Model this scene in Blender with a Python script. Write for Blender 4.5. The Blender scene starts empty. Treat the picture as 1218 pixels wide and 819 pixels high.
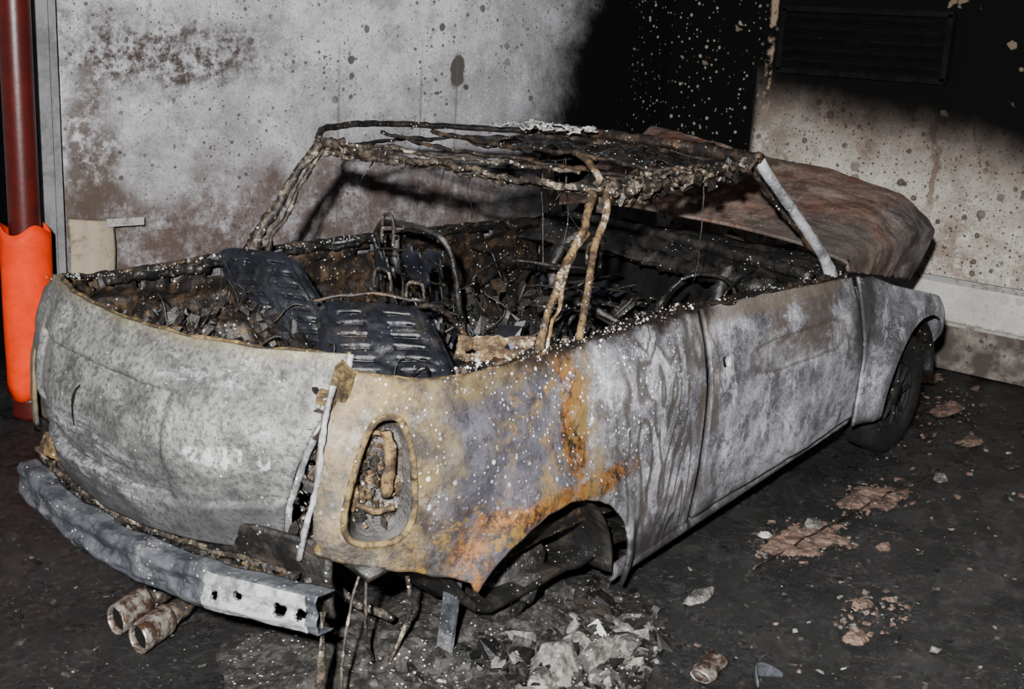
import bpy, math, random
import numpy as np
from mathutils import Vector, Matrix, noise as mn
random.seed(7)
C=bpy.context.scene.collection
def nz(x,y=0,z=0): return mn.noise(Vector((x,y,z)))
def fb(x,y,z=0,o=4):
    s=0;a=1;f=1
    for i in range(o): s+=a*nz(x*f+i*7.1,y*f,z*f);a*=.5;f*=2.1
    return s
def sm(x,a,b):
    t=max(0,min(1,(x-a)/(b-a)));return t*t*(3-2*t)
def li(x,pts):
    if x<=pts[0][0]: return pts[0][1]
    for (a,b),(c,d) in zip(pts,pts[1:]):
        if x<=c:
            return b+(d-b)*(x-a)/(c-a)
    return pts[-1][1]
def cat(P,t,lin=0):
    n=len(P)-1;k=min(int(t*n),n-1);f=t*n-k
    P=[Vector(p) for p in P]
    p1,p2=P[k],P[k+1];p0=P[k-1] if k>0 else p1*2-p2;p3=P[k+2] if k+2<=n else p2*2-p1
    q=.5*((2*p1)+(p2-p0)*f+(2*p0-5*p1+4*p2-p3)*f*f+(3*p1-p0-3*p2+p3)*f**3)
    return q.lerp(p1.lerp(p2,f),lin) if lin else q
# ---------------------------------------------------------------- materials
class N:
    def __init__(s,name):
        s.mat=bpy.data.materials.new(name);s.mat.use_nodes=True
        s.t=s.mat.node_tree;s.n=s.t.nodes;s.b=s.n['Principled BSDF']
        s.co=s.n.new('ShaderNodeTexCoord').outputs['Object']
        s.sep=None
    def L(s,a,b):
        if hasattr(a,'is_output'): s.t.links.new(a,b)
        elif hasattr(b.default_value,'__len__'):
            b.default_value=(tuple(a)+(1,))[:len(b.default_value)]
        else: b.default_value=a
    def vec(s,sc):
        v=s.n.new('ShaderNodeVectorMath');v.operation='MULTIPLY';s.L(s.co,v.inputs[0]);v.inputs[1].default_value=sc;return v.outputs[0]
    def noise(s,sc,det=5,ro=.6,di=0,st=None,w=0):
        k=s.n.new('ShaderNodeTexNoise');k.noise_dimensions='4D';k.inputs['W'].default_value=w
        s.L(s.vec(st) if st else s.co,k.inputs['Vector']);k.inputs['Scale'].default_value=sc;k.inputs['Detail'].default_value=det
        k.inputs['Roughness'].default_value=ro;k.inputs['Distortion'].default_value=di;return k.outputs['Fac']
    def ncol(s,sc,det=3):
        k=s.n.new('ShaderNodeTexNoise');s.L(s.co,k.inputs['Vector']);k.inputs['Scale'].default_value=sc;k.inputs['Detail'].default_value=det;return k.outputs['Color']
    def mr(s,x,a,b,c=0,d=1):
        k=s.n.new('ShaderNodeMapRange');k.interpolation_type='SMOOTHSTEP';s.L(x,k.inputs['Value'])
        if a>b: a,b,c,d=b,a,d,c
        k.inputs['From Min'].default_value=a;k.inputs['From Max'].default_value=b;k.inputs['To Min'].default_value=c;k.inputs['To Max'].default_value=d
        return k.outputs['Result']
    def m(s,op,a,b=0):
        k=s.n.new('ShaderNodeMath');k.operation=op;s.L(a,k.inputs[0]);s.L(b,k.inputs[1]);return k.outputs[0]
    def mul(s,*a):
        r=a[0]
        for x in a[1:]: r=s.m('MULTIPLY',r,x)
        return r
    def mx(s,*a):
        r=a[0]
        for x in a[1:]: r=s.m('MAXIMUM',r,x)
        return r
    def spots(s,sc,thr,soft=.6,st=None,rand=None):
        k=s.n.new('ShaderNodeTexVoronoi');s.L(s.vec(st) if st else s.co,k.inputs['Vector']);k.inputs['Scale'].default_value=sc
        d=k.outputs['Distance']
        if rand:
            q=s.n.new('ShaderNodeSeparateColor');s.L(k.outputs['Color'],q.inputs[0])
            d=s.m('ADD',d,s.mr(q.outputs[0],rand-.25,rand+.25,.0,.6))
        d=s.m('ADD',d,s.m('MULTIPLY',s.m('SUBTRACT',s.noise(sc*1.7,2,.5,w=sc),.5),.22))
        return s.mr(d,thr,thr*soft)
    def blob(s,c,r,warp=.5,ws=4,edge=.5):
        a=s.n.new('ShaderNodeVectorMath');a.operation='SUBTRACT';s.L(s.co,a.inputs[0]);a.inputs[1].default_value=c
        b=s.n.new('ShaderNodeVectorMath');b.operation='DIVIDE';s.L(a.outputs[0],b.inputs[0]);b.inputs[1].default_value=r
        w=s.n.new('ShaderNodeVectorMath');w.operation='SUBTRACT';s.L(s.ncol(ws,5),w.inputs[0]);w.inputs[1].default_value=(.5,.5,.5)
        w2=s.n.new('ShaderNodeVectorMath');w2.operation='SCALE';s.L(w.outputs[0],w2.inputs[0]);w2.inputs['Scale'].default_value=warp*2
        d=s.n.new('ShaderNodeVectorMath');s.L(b.outputs[0],d.inputs[0]);s.L(w2.outputs[0],d.inputs[1])
        l=s.n.new('ShaderNodeVectorMath');l.operation='LENGTH';s.L(d.outputs[0],l.inputs[0])
        return s.mr(l.outputs['Value'],1+edge/2,1-edge/2)
    def xyz(s):
        if not s.sep: s.sep=s.n.new('ShaderNodeSeparateXYZ');s.L(s.co,s.sep.inputs[0])
        return s.sep.outputs
    def mix(s,f,a,b):
        k=s.n.new('ShaderNodeMix');k.data_type='RGBA';s.L(f,k.inputs[0]);s.L(a,k.inputs[6]);s.L(b,k.inputs[7]);return k.outputs[2]
    def done(s,col,rough=.8,metal=0,bump=None,bs=.3,bd=.01,spec=.3):
        s.L(col,s.b.inputs['Base Color']);s.L(rough,s.b.inputs['Roughness']);s.L(metal,s.b.inputs['Metallic']);s.b.inputs['Specular IOR Level'].default_value=spec
        if bump is not None:
            k=s.n.new('ShaderNodeBump');k.inputs['Strength'].default_value=bs;k.inputs['Distance'].default_value=bd;s.L(bump,k.inputs['Height']);s.L(k.outputs[0],s.b.inputs['Normal'])
        return s.mat
def mat_side():
    s=N('burnt_side_paint');X=s.xyz()
    c=s.mix(s.mr(s.noise(2.4,8,.72,.6),.40,.60),(.085,.085,.10),(.35,.35,.385))
    c=s.mix(s.mul(s.mr(s.noise(6,8,.78,w=5),.48,.58),.8),c,(.04,.038,.044))
    c=s.mix(s.mul(s.mr(s.noise(7,8,.8,w=15,st=(1,1,.5)),.52,.61),.75),c,(.56,.56,.61))
    c=s.mix(s.mul(s.mr(s.noise(90,3,.7,w=1),.50,.62),.55),c,(.04,.04,.045))
    c=s.mix(s.mul(s.mr(s.noise(200,2,.6,w=71),.56,.65),.35),c,(.6,.6,.62))
    g=s.m('ADD',s.mul(s.noise(1.5,3,.45,.5,w=3,st=(2.2,1,.7)),110.),s.mul(X[0],30.))
    w=s.mr(s.m('SINE',g),.0,.98)
    c=s.mix(s.mul(w,s.blob((.56,-.84,.52),(.32,.4,.45),.35,2.5,.4),.88),c,(.055,.048,.042))
    w2=s.mr(s.m('SINE',s.mul(s.noise(1.3,4,.5,1.0,w=8,st=(1,1,1.4)),48.)),.55,1)
    c=s.mix(s.mul(w2,s.mr(s.noise(3,3,w=21),.4,.6),.45),c,(.07,.06,.06))
    f=s.blob((1.45,-.84,.74),(.40,.4,.11),.7,4,.8);c=s.mix(s.mul(f,s.mr(s.noise(9,7,.75,w=31,st=(.5,1,1)),.40,.54),.85),c,(.075,.057,.046))
    f=s.blob((1.3,-.84,.85),(.6,.4,.035),.5,4,.8);c=s.mix(s.mul(f,.75),c,(.12,.095,.07))
    f=s.blob((.80,-.84,.72),(.05,.4,.2),.9,6,.9);c=s.mix(s.mul(f,s.mr(s.noise(9,7,.75,w=33),.42,.56),.8),c,(.10,.075,.055))
    # outline of the melted rubbing strip and pressed panel
    ax=s.m('ABSOLUTE',s.mul(s.m('SUBTRACT',X[0],1.42),1/.34));az=s.m('ABSOLUTE',s.mul(s.m('SUBTRACT',X[2],.665),1/.055))
    dd=s.m('ADD',s.m('POWER',ax,4.),s.m('POWER',az,4.));rg=s.mr(s.m('ABSOLUTE',s.m('SUBTRACT',s.m('ADD',dd,s.mul(s.m('SUBTRACT',s.noise(7,5,.7),.5),1.6)),1.)),.45,.1)
    c=s.mix(s.mul(rg,.6),c,(.07,.055,.045))
    c=s.mix(s.mul(s.blob((1.95,-.84,.72),(.09,.4,.2),.6,5,.8),.85),c,(.02,.018,.018))
    c=s.mix(s.mr(s.m('ABSOLUTE',s.m('SUBTRACT',X[0],.787)),.013,.008),c,(.006,.006,.006))  # shade of the door seam painted into the colour
    # dark violet-grey scorched quarter
    dk=s.mix(s.mr(s.noise(7,8,.75,w=2),.42,.62),(.014,.012,.018),(.085,.08,.10))
    c=s.mix(s.mul(s.mr(X[0],.12,-.05),s.mr(X[0],-.62,-.46),.9),c,dk)
    och=s.mix(s.mr(s.noise(9,7,.78),.40,.60),(.15,.105,.042),(.028,.024,.018))
    c=s.mix(s.mul(s.mr(s.m('ADD',X[0],s.mul(s.m('SUBTRACT',s.noise(5,6,.75,w=81),.5),.5)),-.34,-.46),.88),c,och)
    c=s.mix(s.mul(s.mr(s.noise(11,7,.8,w=77),.52,.58),s.blob((-.60,-.7,.60),(.25,.3,.3),.5,5,.8),.55),c,(.2,.19,.17))
    c=s.mix(s.mul(s.mr(s.m('ADD',X[2],s.mul(s.m('SUBTRACT',s.noise(5,6,.75,w=82),.5),.3)),.78,.86),s.mr(X[0],.2,.0),.85),c,och)
    c=s.mix(s.mul(s.mr(s.noise(6,7,.8),.46,.55),s.blob((-.5,-.8,.47),(.38,.4,.10),.5,5),.9),c,(.024,.018,.015))
    c=s.mix(s.mul(s.mr(s.noise(7,7,.8,w=40),.52,.59),s.blob((-.35,-.8,.45),(.42,.4,.10),.5,5)),c,(.17,.10,.022))
    rust=s.mix(s.mr(s.noise(14,8,.85),.44,.56),(.018,.009,.006),(.23,.095,.018))
    f=s.mx(s.blob((.08,-.8,.70),(.055,.4,.28),.9,7,.6),s.blob((.05,-.84,.49),(.34,.4,.035),.7,6,.8),s.mul(s.blob((-.33,-.84,.40),(.05,.4,.09),.8,6,.8),.8))
    c=s.mix(s.mul(f,s.mr(s.noise(12,6,.8),.36,.5)),c,rust)
    f=s.mul(s.blob((.02,-.84,.68),(.20,.4,.28),.6,5,1.),s.mr(s.noise(9,7,.8,w=4),.47,.57));c=s.mix(s.mul(f,.9),c,(.19,.12,.04))
    f=s.mul(s.mr(s.m('ADD',X[2],s.mul(s.m('SUBTRACT',s.noise(6,6,.75),.5),.18)),.82,.88),s.blob((.35,-.8,.9),(.55,.5,.4),.1,3,.3))
    c=s.mix(f,c,(.014,.009,.007))
    f=s.mr(s.m('ADD',X[2],s.mul(s.m('SUBTRACT',s.noise(10,6,.75),.5),.24)),.31,.16);c=s.mix(s.mul(f,.85),c,(.016,.014,.014))
    k=s.mx(s.spots(85,.30,.6,rand=.40),s.spots(42,.22,.6,rand=.45),s.spots(24,.17,.6,rand=.5))
    k=s.mul(k,s.mr(s.noise(5,4,.6,w=50),.38,.5))
    f=s.mul(k,s.mx(s.blob((.22,-.84,.78),(.42,.5,.34),.5,3,.9),s.mul(s.blob((-.25,-.8,.78),(.35,.5,.25),.5,3,.8),.5),s.mul(s.mr(s.noise(5,4),.56,.65),.3)))
    c=s.mix(f,c,(.85,.87,.93))
    return s.done(c,s.mr(s.noise(5,5,w=60),.3,.7,.38,.68),.2,s.m('ADD',s.noise(14,8,.75),s.mul(s.noise(4,2),1.4)),.7,.014,.45)
def mat_tail():
    s=N('burnt_tailgate_paint');X=s.xyz()
    c=s.mix(s.mr(s.noise(3,8,.75,.6),.38,.62),(.07,.07,.068),(.21,.21,.20))
    c=s.mix(s.mul(s.mr(s.noise(5,8,.8,st=(1,1,5)),.47,.56),s.blob((-.8,.2,.54),(.5,.34,.10),.5,4,.8),.85),c,(.5,.51,.54))
    c=s.mix(s.mul(s.mr(s.noise(11,8,.8,w=6,st=(1,1,2)),.52,.60),s.mr(s.noise(2.5,3,w=7),.44,.56),.6),c,(.36,.36,.37))
    c=s.mix(s.mul(s.mr(s.noise(9,8,.8,w=26),.50,.60),.7),c,(.035,.035,.035))
    f=s.mr(s.m('ADD',X[2],s.mul(s.m('SUBTRACT',s.noise(4,6,.75),.5),.45)),.68,.42)
    c=s.mix(s.mul(f,.78),c,(.035,.035,.04))
    c=s.mix(s.mul(s.mr(s.noise(75,3,.7),.48,.60),.7),c,(.03,.03,.03))
    sc=s.mul(s.mr(s.noise(30,6,.75,st=(1,1,.5),w=90),.5,.56),s.blob((-.8,-.42,.66),(.4,.13,.028),.2,6,.4))
    c=s.mix(s.mul(sc,.7),c,(.45,.45,.45))
    f=s.mr(s.m('ADD',X[2],s.mul(s.m('SUBTRACT',s.noise(4,5,.7),.5),.1)),.89,.935)
    c=s.mix(s.mul(f,.6),c,(.15,.125,.06))
    c=s.mix(s.spots(45,.12,.5,rand=.35),c,(.7,.7,.7))
    return s.done(c,.48,.25,s.m('ADD',s.noise(12,8,.75),s.mul(s.noise(3,2),1.8)),.75,.014,.45)
def mat_hood():
    s=N('rusted_hood');X=s.xyz()
    c=s.mix(s.mr(s.noise(3.5,8,.75,.5),.4,.6),(.125,.058,.04),(.17,.13,.105))
    c=s.mix(s.mul(s.mr(s.noise(7,8,.8,w=4),.5,.62),.8),c,(.23,.18,.155))
    c=s.mix(s.mul(s.mr(s.noise(5,8,.8,w=9),.49,.6),.85),c,(.035,.02,.016))
    c=s.mix(s.mul(s.blob((2.85,-.75,.85),(.4,.2,.35),.6,5,.8),.8),c,s.mix(s.mr(s.noise(9,6,.7),.4,.6),(.02,.02,.02),(.12,.12,.12)))
    c=s.mix(s.mul(s.blob((2.0,-.6,1.),(.3,.3,.2),.6,5,.8),.7),c,(.05,.05,.05))
    c=s.mix(s.mul(s.mr(s.noise(80,3,.7),.5,.62),.5),c,(.03,.02,.018))
    c=s.mix(s.spots(50,.13,.6,rand=.4),c,(.5,.48,.45))
    return s.done(c,.75,0,s.noise(10,9,.75),.9,.025)
def mat_char(name,a,b,lo=.45,hi=.62,sc=12,fleck=.35,fc=(.6,.58,.52),rough=.75,bs=.6,metal=0,c2=None,spec=.3):
    s=N(name)
    c=s.mix(s.mr(s.noise(sc,8,.78,.4),lo,hi),a,b)
    if c2: c=s.mix(s.mr(s.noise(sc*.6,7,.75,w=9),.54,.64),c,c2)
    if fleck: c=s.mix(s.mul(s.spots(80,.3,.6,rand=fleck),s.mr(s.noise(9,3,w=5),.45,.6)),c,fc)
    return s.done(c,rough,metal,s.noise(40,6,.7),bs,.01,spec)
def mat_wall_left():
    s=N('sooty_plaster_left');X=s.xyz()
    c=s.mix(s.mr(s.noise(1.3,8,.72,.4),.38,.62),(.20,.20,.215),(.45,.45,.485))
    c=s.mix(s.mul(s.mr(s.noise(4,8,.8),.46,.62),.65),c,(.13,.12,.125))
    c=s.mix(s.mul(s.mr(s.noise(9,8,.8,w=44),.54,.62),.5),c,(.52,.52,.54))
    c=s.mix(s.mul(s.mr(s.noise(70,3,.7),.5,.62),.45),c,(.09,.09,.09))
    c=s.mix(s.mul(s.mr(s.noise(180,2,.6,w=3),.54,.62),.4),c,(.6,.6,.62))
    br=s.mx(s.blob((3.4,0,.62),(.8,1,.38),.9,3,.9),s.mul(s.blob((2.2,0,.62),(1.3,1,.45),.9,3,1.),.95))
    c=s.mix(s.mul(br,s.mr(s.noise(6,8,.8,w=3),.3,.56),.94),c,(.06,.039,.031))
    bl=s.blob((3.25,0,1.5),(.55,1,.17),1.1,5,.9)
    c=s.mix(s.mul(bl,s.mr(s.noise(14,7,.8,w=6),.40,.58)),c,(.045,.035,.03))
    bl=s.blob((3.62,0,1.0),(.14,1,.4),1.1,5,.9);c=s.mix(s.mul(bl,s.mr(s.noise(14,7,.8,w=16),.38,.54),.9),c,(.06,.045,.035))
    d=s.spots(11,.27,.8,rand=.35)
    c=s.mix(s.mul(d,s.mx(s.blob((3.1,0,.95),(.6,1,.35),.7,3,.8),s.blob((1.8,0,1.4),(.7,1,.4),.8,3,.8),s.mul(s.mr(s.noise(3,3,w=7),.45,.55),.8)),.9),c,(.04,.035,.035))
    d=s.mx(s.spots(28,.30,.7,rand=.42),s.spots(50,.3,.7,rand=.42))
    c=s.mix(s.mul(d,s.mr(s.noise(2.5,3,w=9),.38,.52),.9),c,(.06,.05,.05))
    c=s.mix(s.mul(s.mr(s.noise(2,7,.8,st=(4,1,.6),w=11),.56,.66),.6),c,(.10,.09,.09))
    c=s.mix(s.blob((1.62,0,1.45),(.05,1,.09),.5,12,.3),c,(.06,.055,.05))
    for px in (2.35,1.85,1.62):
        a=s.m('ABSOLUTE',s.m('SUBTRACT',X[0],px));c=s.mix(s.mul(s.mr(a,.012,.002),s.mr(X[2],1.75,1.2),.6),c,(.09,.07,.065))
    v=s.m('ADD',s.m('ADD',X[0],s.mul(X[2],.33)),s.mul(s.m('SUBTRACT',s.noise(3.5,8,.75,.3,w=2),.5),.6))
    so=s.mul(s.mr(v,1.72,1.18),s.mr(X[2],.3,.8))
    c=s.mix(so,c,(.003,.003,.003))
    w=s.mx(s.spots(26,.3,.7,rand=.35),s.spots(44,.3,.7,rand=.35))
    c=s.mix(s.mul(w,s.mr(s.noise(3,3,w=4),.44,.56),s.mr(X[0],.45,.2)),c,(.2,.2,.19))
    return s.done(c,.95,0,s.noise(30,7,.75),.35,.01,.05)
def mat_wall_front():
    s=N('sooty_plaster_front');X=s.xyz()
    c=s.mix(s.mr(s.noise(2,8,.72,.4),.35,.62),(.19,.165,.14),(.43,.40,.36))
    c=s.mix(s.mul(s.mr(s.noise(2.5,7,.75,w=3),.48,.6),.75),c,(.14,.09,.065))
    c=s.mix(s.mul(s.mr(s.noise(8,8,.8,w=44),.52,.60),.65),c,(.5,.49,.46))
    c=s.mix(s.mul(s.mr(s.noise(60,3,.7),.5,.62),.4),c,(.08,.075,.07))
    c=s.mix(s.mul(s.mr(s.noise(180,2,.6,w=3),.54,.62),.4),c,(.55,.54,.5))
    ol=s.mr(s.noise(1.6,3,w=33),.44,.54)
    d=s.spots(11,.34,.8,rand=.45);dc=s.spots(11,.22,.8,rand=.45)
    c=s.mix(s.mul(d,ol,.9),c,(.04,.035,.028));c=s.mix(s.mul(dc,ol,.7),c,(.16,.14,.12))
    o2=s.mr(s.noise(1.9,3,w=37),.42,.52)
    d=s.spots(19,.34,.8,rand=.45);dc=s.spots(19,.2,.8,rand=.45)
    c=s.mix(s.mul(d,o2,.92),c,(.04,.035,.028));c=s.mix(s.mul(dc,o2,.6),c,(.15,.13,.11))
    c=s.mix(s.mul(s.mx(s.spots(37,.3,.7,rand=.5),s.spots(62,.3,.7,rand=.45)),.9),c,(.045,.04,.035))
    c=s.mix(s.mul(s.mr(s.noise(4,6,.7,1.,st=(2,1,.7),w=8),.60,.64),.7),c,(.07,.045,.03))
    # a single rusty drip stain
    a=s.m('ABSOLUTE',s.m('SUBTRACT',s.m('ADD',X[0],s.mul(s.m('SUBTRACT',s.noise(5,4,.6,w=55),.5),.25)),1.72))
    c=s.mix(s.mul(s.mr(a,.03,.01),s.mr(s.noise(6,5,.7,w=56),.4,.5),s.mr(X[2],.75,.95),.7),c,(.09,.055,.035))
    band=s.mul(s.mr(X[2],.265,.28),s.mr(X[2],.5,.49));c=s.mix(s.mul(band,.6),c,(.46,.46,.45))
    low=s.mr(X[2],.27,.24);c=s.mix(s.mul(low,s.mr(s.noise(6,5),.3,.6,.5,1.)),c,(.055,.045,.04))
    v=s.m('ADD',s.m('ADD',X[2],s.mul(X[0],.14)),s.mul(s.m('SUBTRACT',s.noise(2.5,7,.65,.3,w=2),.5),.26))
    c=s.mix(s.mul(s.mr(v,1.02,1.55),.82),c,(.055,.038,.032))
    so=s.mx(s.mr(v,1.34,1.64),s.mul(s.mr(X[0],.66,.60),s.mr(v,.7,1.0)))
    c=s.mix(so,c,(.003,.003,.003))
    w=s.mx(s.spots(24,.3,.7,rand=.4),s.spots(40,.3,.7,rand=.4))
    c=s.mix(s.mul(w,s.mr(s.noise(3,3,w=4),.40,.54),s.mr(X[0],.8,.5),.9),c,(.2,.19,.165))
    a=s.m('ABSOLUTE',s.m('SUBTRACT',s.m('ADD',X[0],s.mul(s.m('SUBTRACT',s.noise(8,3),.5),.06)),.68))
    c=s.mix(s.mul(s.mr(a,.03,.012),s.mr(s.noise(7,5,.7,w=2),.45,.55),s.mr(X[2],1.2,1.4)),c,(.2,.15,.11))
    c=s.mix(s.mul(s.mr(s.noise(6,3,.5,w=20),.66,.68),s.mr(X[2],1.3,1.5)),c,(.11,.085,.06))
    return s.done(c,.95,0,s.noise(30,7,.75),.35,.01,.05)
def mat_floor():
    s=N('wet_sooty_concrete')
    c=s.mix(s.mr(s.noise(2.5,9,.78,.5),.42,.60),(.0014,.0014,.0016),(.0095,.0093,.009))
    c=s.mix(s.mul(s.mr(s.noise(40,5,.8),.54,.60),.7),c,(.036,.034,.032))
    c=s.mix(s.mul(s.mr(s.noise(4,9,.85,w=6),.55,.62),.55),c,(.030,.023,.018))
    c=s.mix(s.mul(s.mr(s.noise(14,8,.85,w=16),.59,.63),.6),c,(.10,.095,.09))
    c=s.mix(s.mul(s.mr(s.noise(30,8,.85,w=26),.60,.64),.7),c,(.16,.155,.15))
    c=s.mix(s.mul(s.spots(60,.16,.5,rand=.4),s.mr(s.noise(4,3,w=3),.45,.6)),c,(.35,.35,.35))
    return s.done(c,s.mr(s.noise(3.5,6,.7,w=4),.42,.58,.14,.6),0,s.noise(30,8,.8),.9,.03,spec=.28)
M={}
M['side']=mat_side();M['tail']=mat_tail();M['hood']=mat_hood()
M['char']=mat_char('charred_black',(.004,.004,.004),(.022,.018,.015),fleck=.33,spec=.5,rough=.42)
M['brown']=mat_char('charred_brown',(.006,.0045,.004),(.06,.036,.019),.48,.64,14,.38,spec=.5,rough=.48)
M['steel']=mat_char('burnt_steel_tube',(.012,.0095,.008),(.075,.058,.042),.46,.62,24,.42,(.75,.73,.68),c2=(.26,.22,.17),rough=.5)
M['bronze']=mat_char('ochre_rust_tube',(.020,.012,.007),(.14,.088,.036),.44,.60,22,.4,(.75,.72,.65),c2=(.33,.30,.24))
M['ochre']=mat_char('ochre_rust_steel',(.022,.014,.008),(.15,.105,.04),.44,.60,14,.4,(.7,.66,.55))
M['pillar']=mat_char('grey_ash_steel',(.07,.07,.075),(.27,.27,.28),.40,.60,11,.4,(.7,.7,.7),.5,.4)
M['bump']=mat_char('bumper_beam_steel',(.022,.025,.031),(.08,.084,.094),.4,.60,11,.4,(.5,.5,.5),.42,.4,metal=.3,c2=(.15,.15,.155))
M['navy']=mat_char('melted_seat_plastic',(.003,.0035,.005),(.010,.011,.016),.4,.62,9,.25,(.2,.2,.22),.38,.4,spec=.5,c2=(.02,.016,.014))
M['ash']=mat_char('ash_debris',(.008,.0075,.007),(.055,.05,.046),.44,.64,30,.5,(.5,.5,.5))
M['light']=mat_char('pale_ash_flake',(.2,.2,.19),(.5,.5,.49),.4,.6,20,0)
M['rub']=mat_char('pale_rubble',(.035,.032,.03),(.19,.18,.165),.42,.60,20,.4,(.5,.5,.5),c2=(.02,.018,.016))
M['plas']=mat_char('pink_plaster',(.045,.028,.022),(.16,.105,.08),.40,.58,22,.4,(.35,.31,.28),c2=(.02,.017,.015))
M['tyre']=mat_char('burnt_tyre',(.003,.003,.003),(.009,.008,.008),.4,.6,20,.2)
M['red']=mat_char('red_pipe_paint',(.055,.006,.0045),(.035,.005,.004),.4,.6,5,0,rough=.35,bs=.1)
M['orange']=mat_char('orange_plastic',(.62,.03,.0),(.48,.022,.0),.4,.6,5,0,rough=.6,bs=.15,spec=.1)
M['cream']=mat_char('scorched_cream_panel',(.26,.22,.16),(.08,.055,.035),.50,.66,6,0)
M['frame']=mat_char('grey_steel_post',(.09,.09,.095),(.16,.16,.165),.4,.6,5,0)
M['trimw']=mat_char('pale_trim_paint',(.26,.26,.25),(.12,.10,.085),.5,.62,8,0)
M['exh']=mat_char('exhaust_steel',(.08,.045,.03),(.42,.39,.35),.44,.58,14,.4,rough=.35,metal=.7)
M['blk']=mat_char('soot_and_shade_black',(.002,.002,.002),(.005,.005,.005),.4,.6,10,0,rough=.9,spec=.1)  # sooty parts, and the painted shade inside the exhaust tips
# ---------------------------------------------------------------- mesh helpers
def obj(name,vs,fs,mats,par=None,mi=None,smooth=True,loc=None):
    me=bpy.data.meshes.new(name);me.from_pydata([tuple(v) for v in vs],[],fs)
    for m in (mats if isinstance(mats,(list,tuple)) else [mats]): me.materials.append(M[m])
    if mi: me.polygons.foreach_set('material_index',mi)
    me.polygons.foreach_set('use_smooth',[smooth]*len(fs));me.update()
    o=bpy.data.objects.new(name,me);C.objects.link(o)
    if par: o.parent=par
    return o
def solid(o,t,off=-1):
    m=o.modifiers.new('s','SOLIDIFY');m.thickness=t;m.offset=off;return o
def grid(name,fn,nu,nv,mat,par=None,keep=None,th=0,off=0,smooth=True):
    vs=[fn(i/nu,j/nv) for i in range(nu+1) for j in range(nv+1)]
    fs=[]
    for i in range(nu):
        for j in range(nv):
            a=i*(nv+1)+j;f=(a,a+nv+1,a+nv+2,a+1)
            if keep and not keep((i+.5)/nu,(j+.5)/nv): continue
            fs.append(f)
    used=sorted({k for f in fs for k in f});mp={k:i for i,k in enumerate(used)}
    o=obj(name,[vs[k] for k in used],[tuple(mp[k] for k in f) for f in fs],mat,par,smooth=smooth)
    if th: solid(o,th,off)
    return o
def tube_geo(P,r,lump=.15,n=9,step=.02,seed=0,closed=False,flat=1):
    P=[Vector(p) for p in P]
    L=sum((b-a).length for a,b in zip(P,P[1:]));k=max(6,int(L/step));vs=[];fs=[]
    pts=[cat(P,i/k) for i in range(k+1)];up=Vector((0.1,.2,1)).normalized()
    if lump>.12: pts=[p+Vector((nz(p.x*13,p.y*13,p.z*13+seed),nz(p.x*13,p.y*13+9,p.z*13),nz(p.x*13+9,p.y*13,p.z*13)))*lump*.03 for p in pts]
    for i,p in enumerate(pts):
        t=(pts[min(i+1,k)]-pts[max(i-1,0)]).normalized();s=t.cross(up)
        if s.length<.05: s=t.cross(Vector((1,0,0)))
        s.normalize();u=s.cross(t)
        rr=r if not isinstance(r,(list,tuple)) else li(i/k,[(j/(len(r)-1),q) for j,q in enumerate(r)])
        for j in range(n):
            a=2*math.pi*j/n;d=s*math.cos(a)+u*math.sin(a)*flat
            q=rr*(1+lump*2*fb(p.x*38+math.cos(a)*1.6+seed,p.y*38+math.sin(a)*1.6,p.z*38,3))
            vs.append(p+d*max(q,rr*.3))
    for i in range(k):
        for j in range(n): fs.append((i*n+j,i*n+(j+1)%n,(i+1)*n+(j+1)%n,(i+1)*n+j))
    fs.append(tuple(range(n))[::-1]);fs.append(tuple(k*n+j for j in range(n)))
    return vs,fs
def tube(name,P,r,mat,par=None,**k):
    v,f=tube_geo(P,r,**k);return obj(name,v,f,mat,par)
def tubes(name,lst,mat,par=None):
    V=[];F=[]
    for P,r,k in lst:
        v,f=tube_geo(P,r,**k);b=len(V);V+=v;F+=[tuple(a+b for a in q) for q in f]
    return obj(name,V,F,mat,par)
def boxg(c,s,rot=None,jit=0):
    R=rot or Matrix.Identity(3);vs=[]
    for x in(-.5,.5):
        for y in(-.5,.5):
            for z in(-.5,.5):
                v=Vector((x*s[0]*(1+random.uniform(-jit,jit)),y*s[1]*(1+random.uniform(-jit,jit)),z*s[2]*(1+random.uniform(-jit,jit))))
                vs.append(Vector(c)+R@v)
    return vs,[(0,1,3,2),(4,6,7,5),(0,4,5,1),(2,3,7,6),(0,2,6,4),(1,5,7,3)]
def rrot(a=3.1): return (Matrix.Rotation(random.uniform(-a,a),3,'X')@Matrix.Rotation(random.uniform(-a,a),3,'Y')@Matrix.Rotation(random.uniform(-3.1,3.1),3,'Z'))
def shards(name,n,pos,smin,smax,mats,par=None,flat=.35,wts=None,tilt=3.1):
    V=[];F=[];mi=[]
    for i in range(n):
        c=pos();s=smin*(smax/smin)**(random.random()**2)
        v,f=boxg(c,(s*random.uniform(.5,1.3),s*random.uniform(.4,1),s*flat*random.uniform(.4,1.3)),rrot(tilt),.5)
        b=len(V);V+=v;F+=[tuple(a+b for a in q) for q in f];k=random.choices(range(len(mats)),wts)[0] if wts else random.randrange(len(mats));mi+=[k]*6
    return obj(name,V,F,mats,par,mi,smooth=False)
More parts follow.
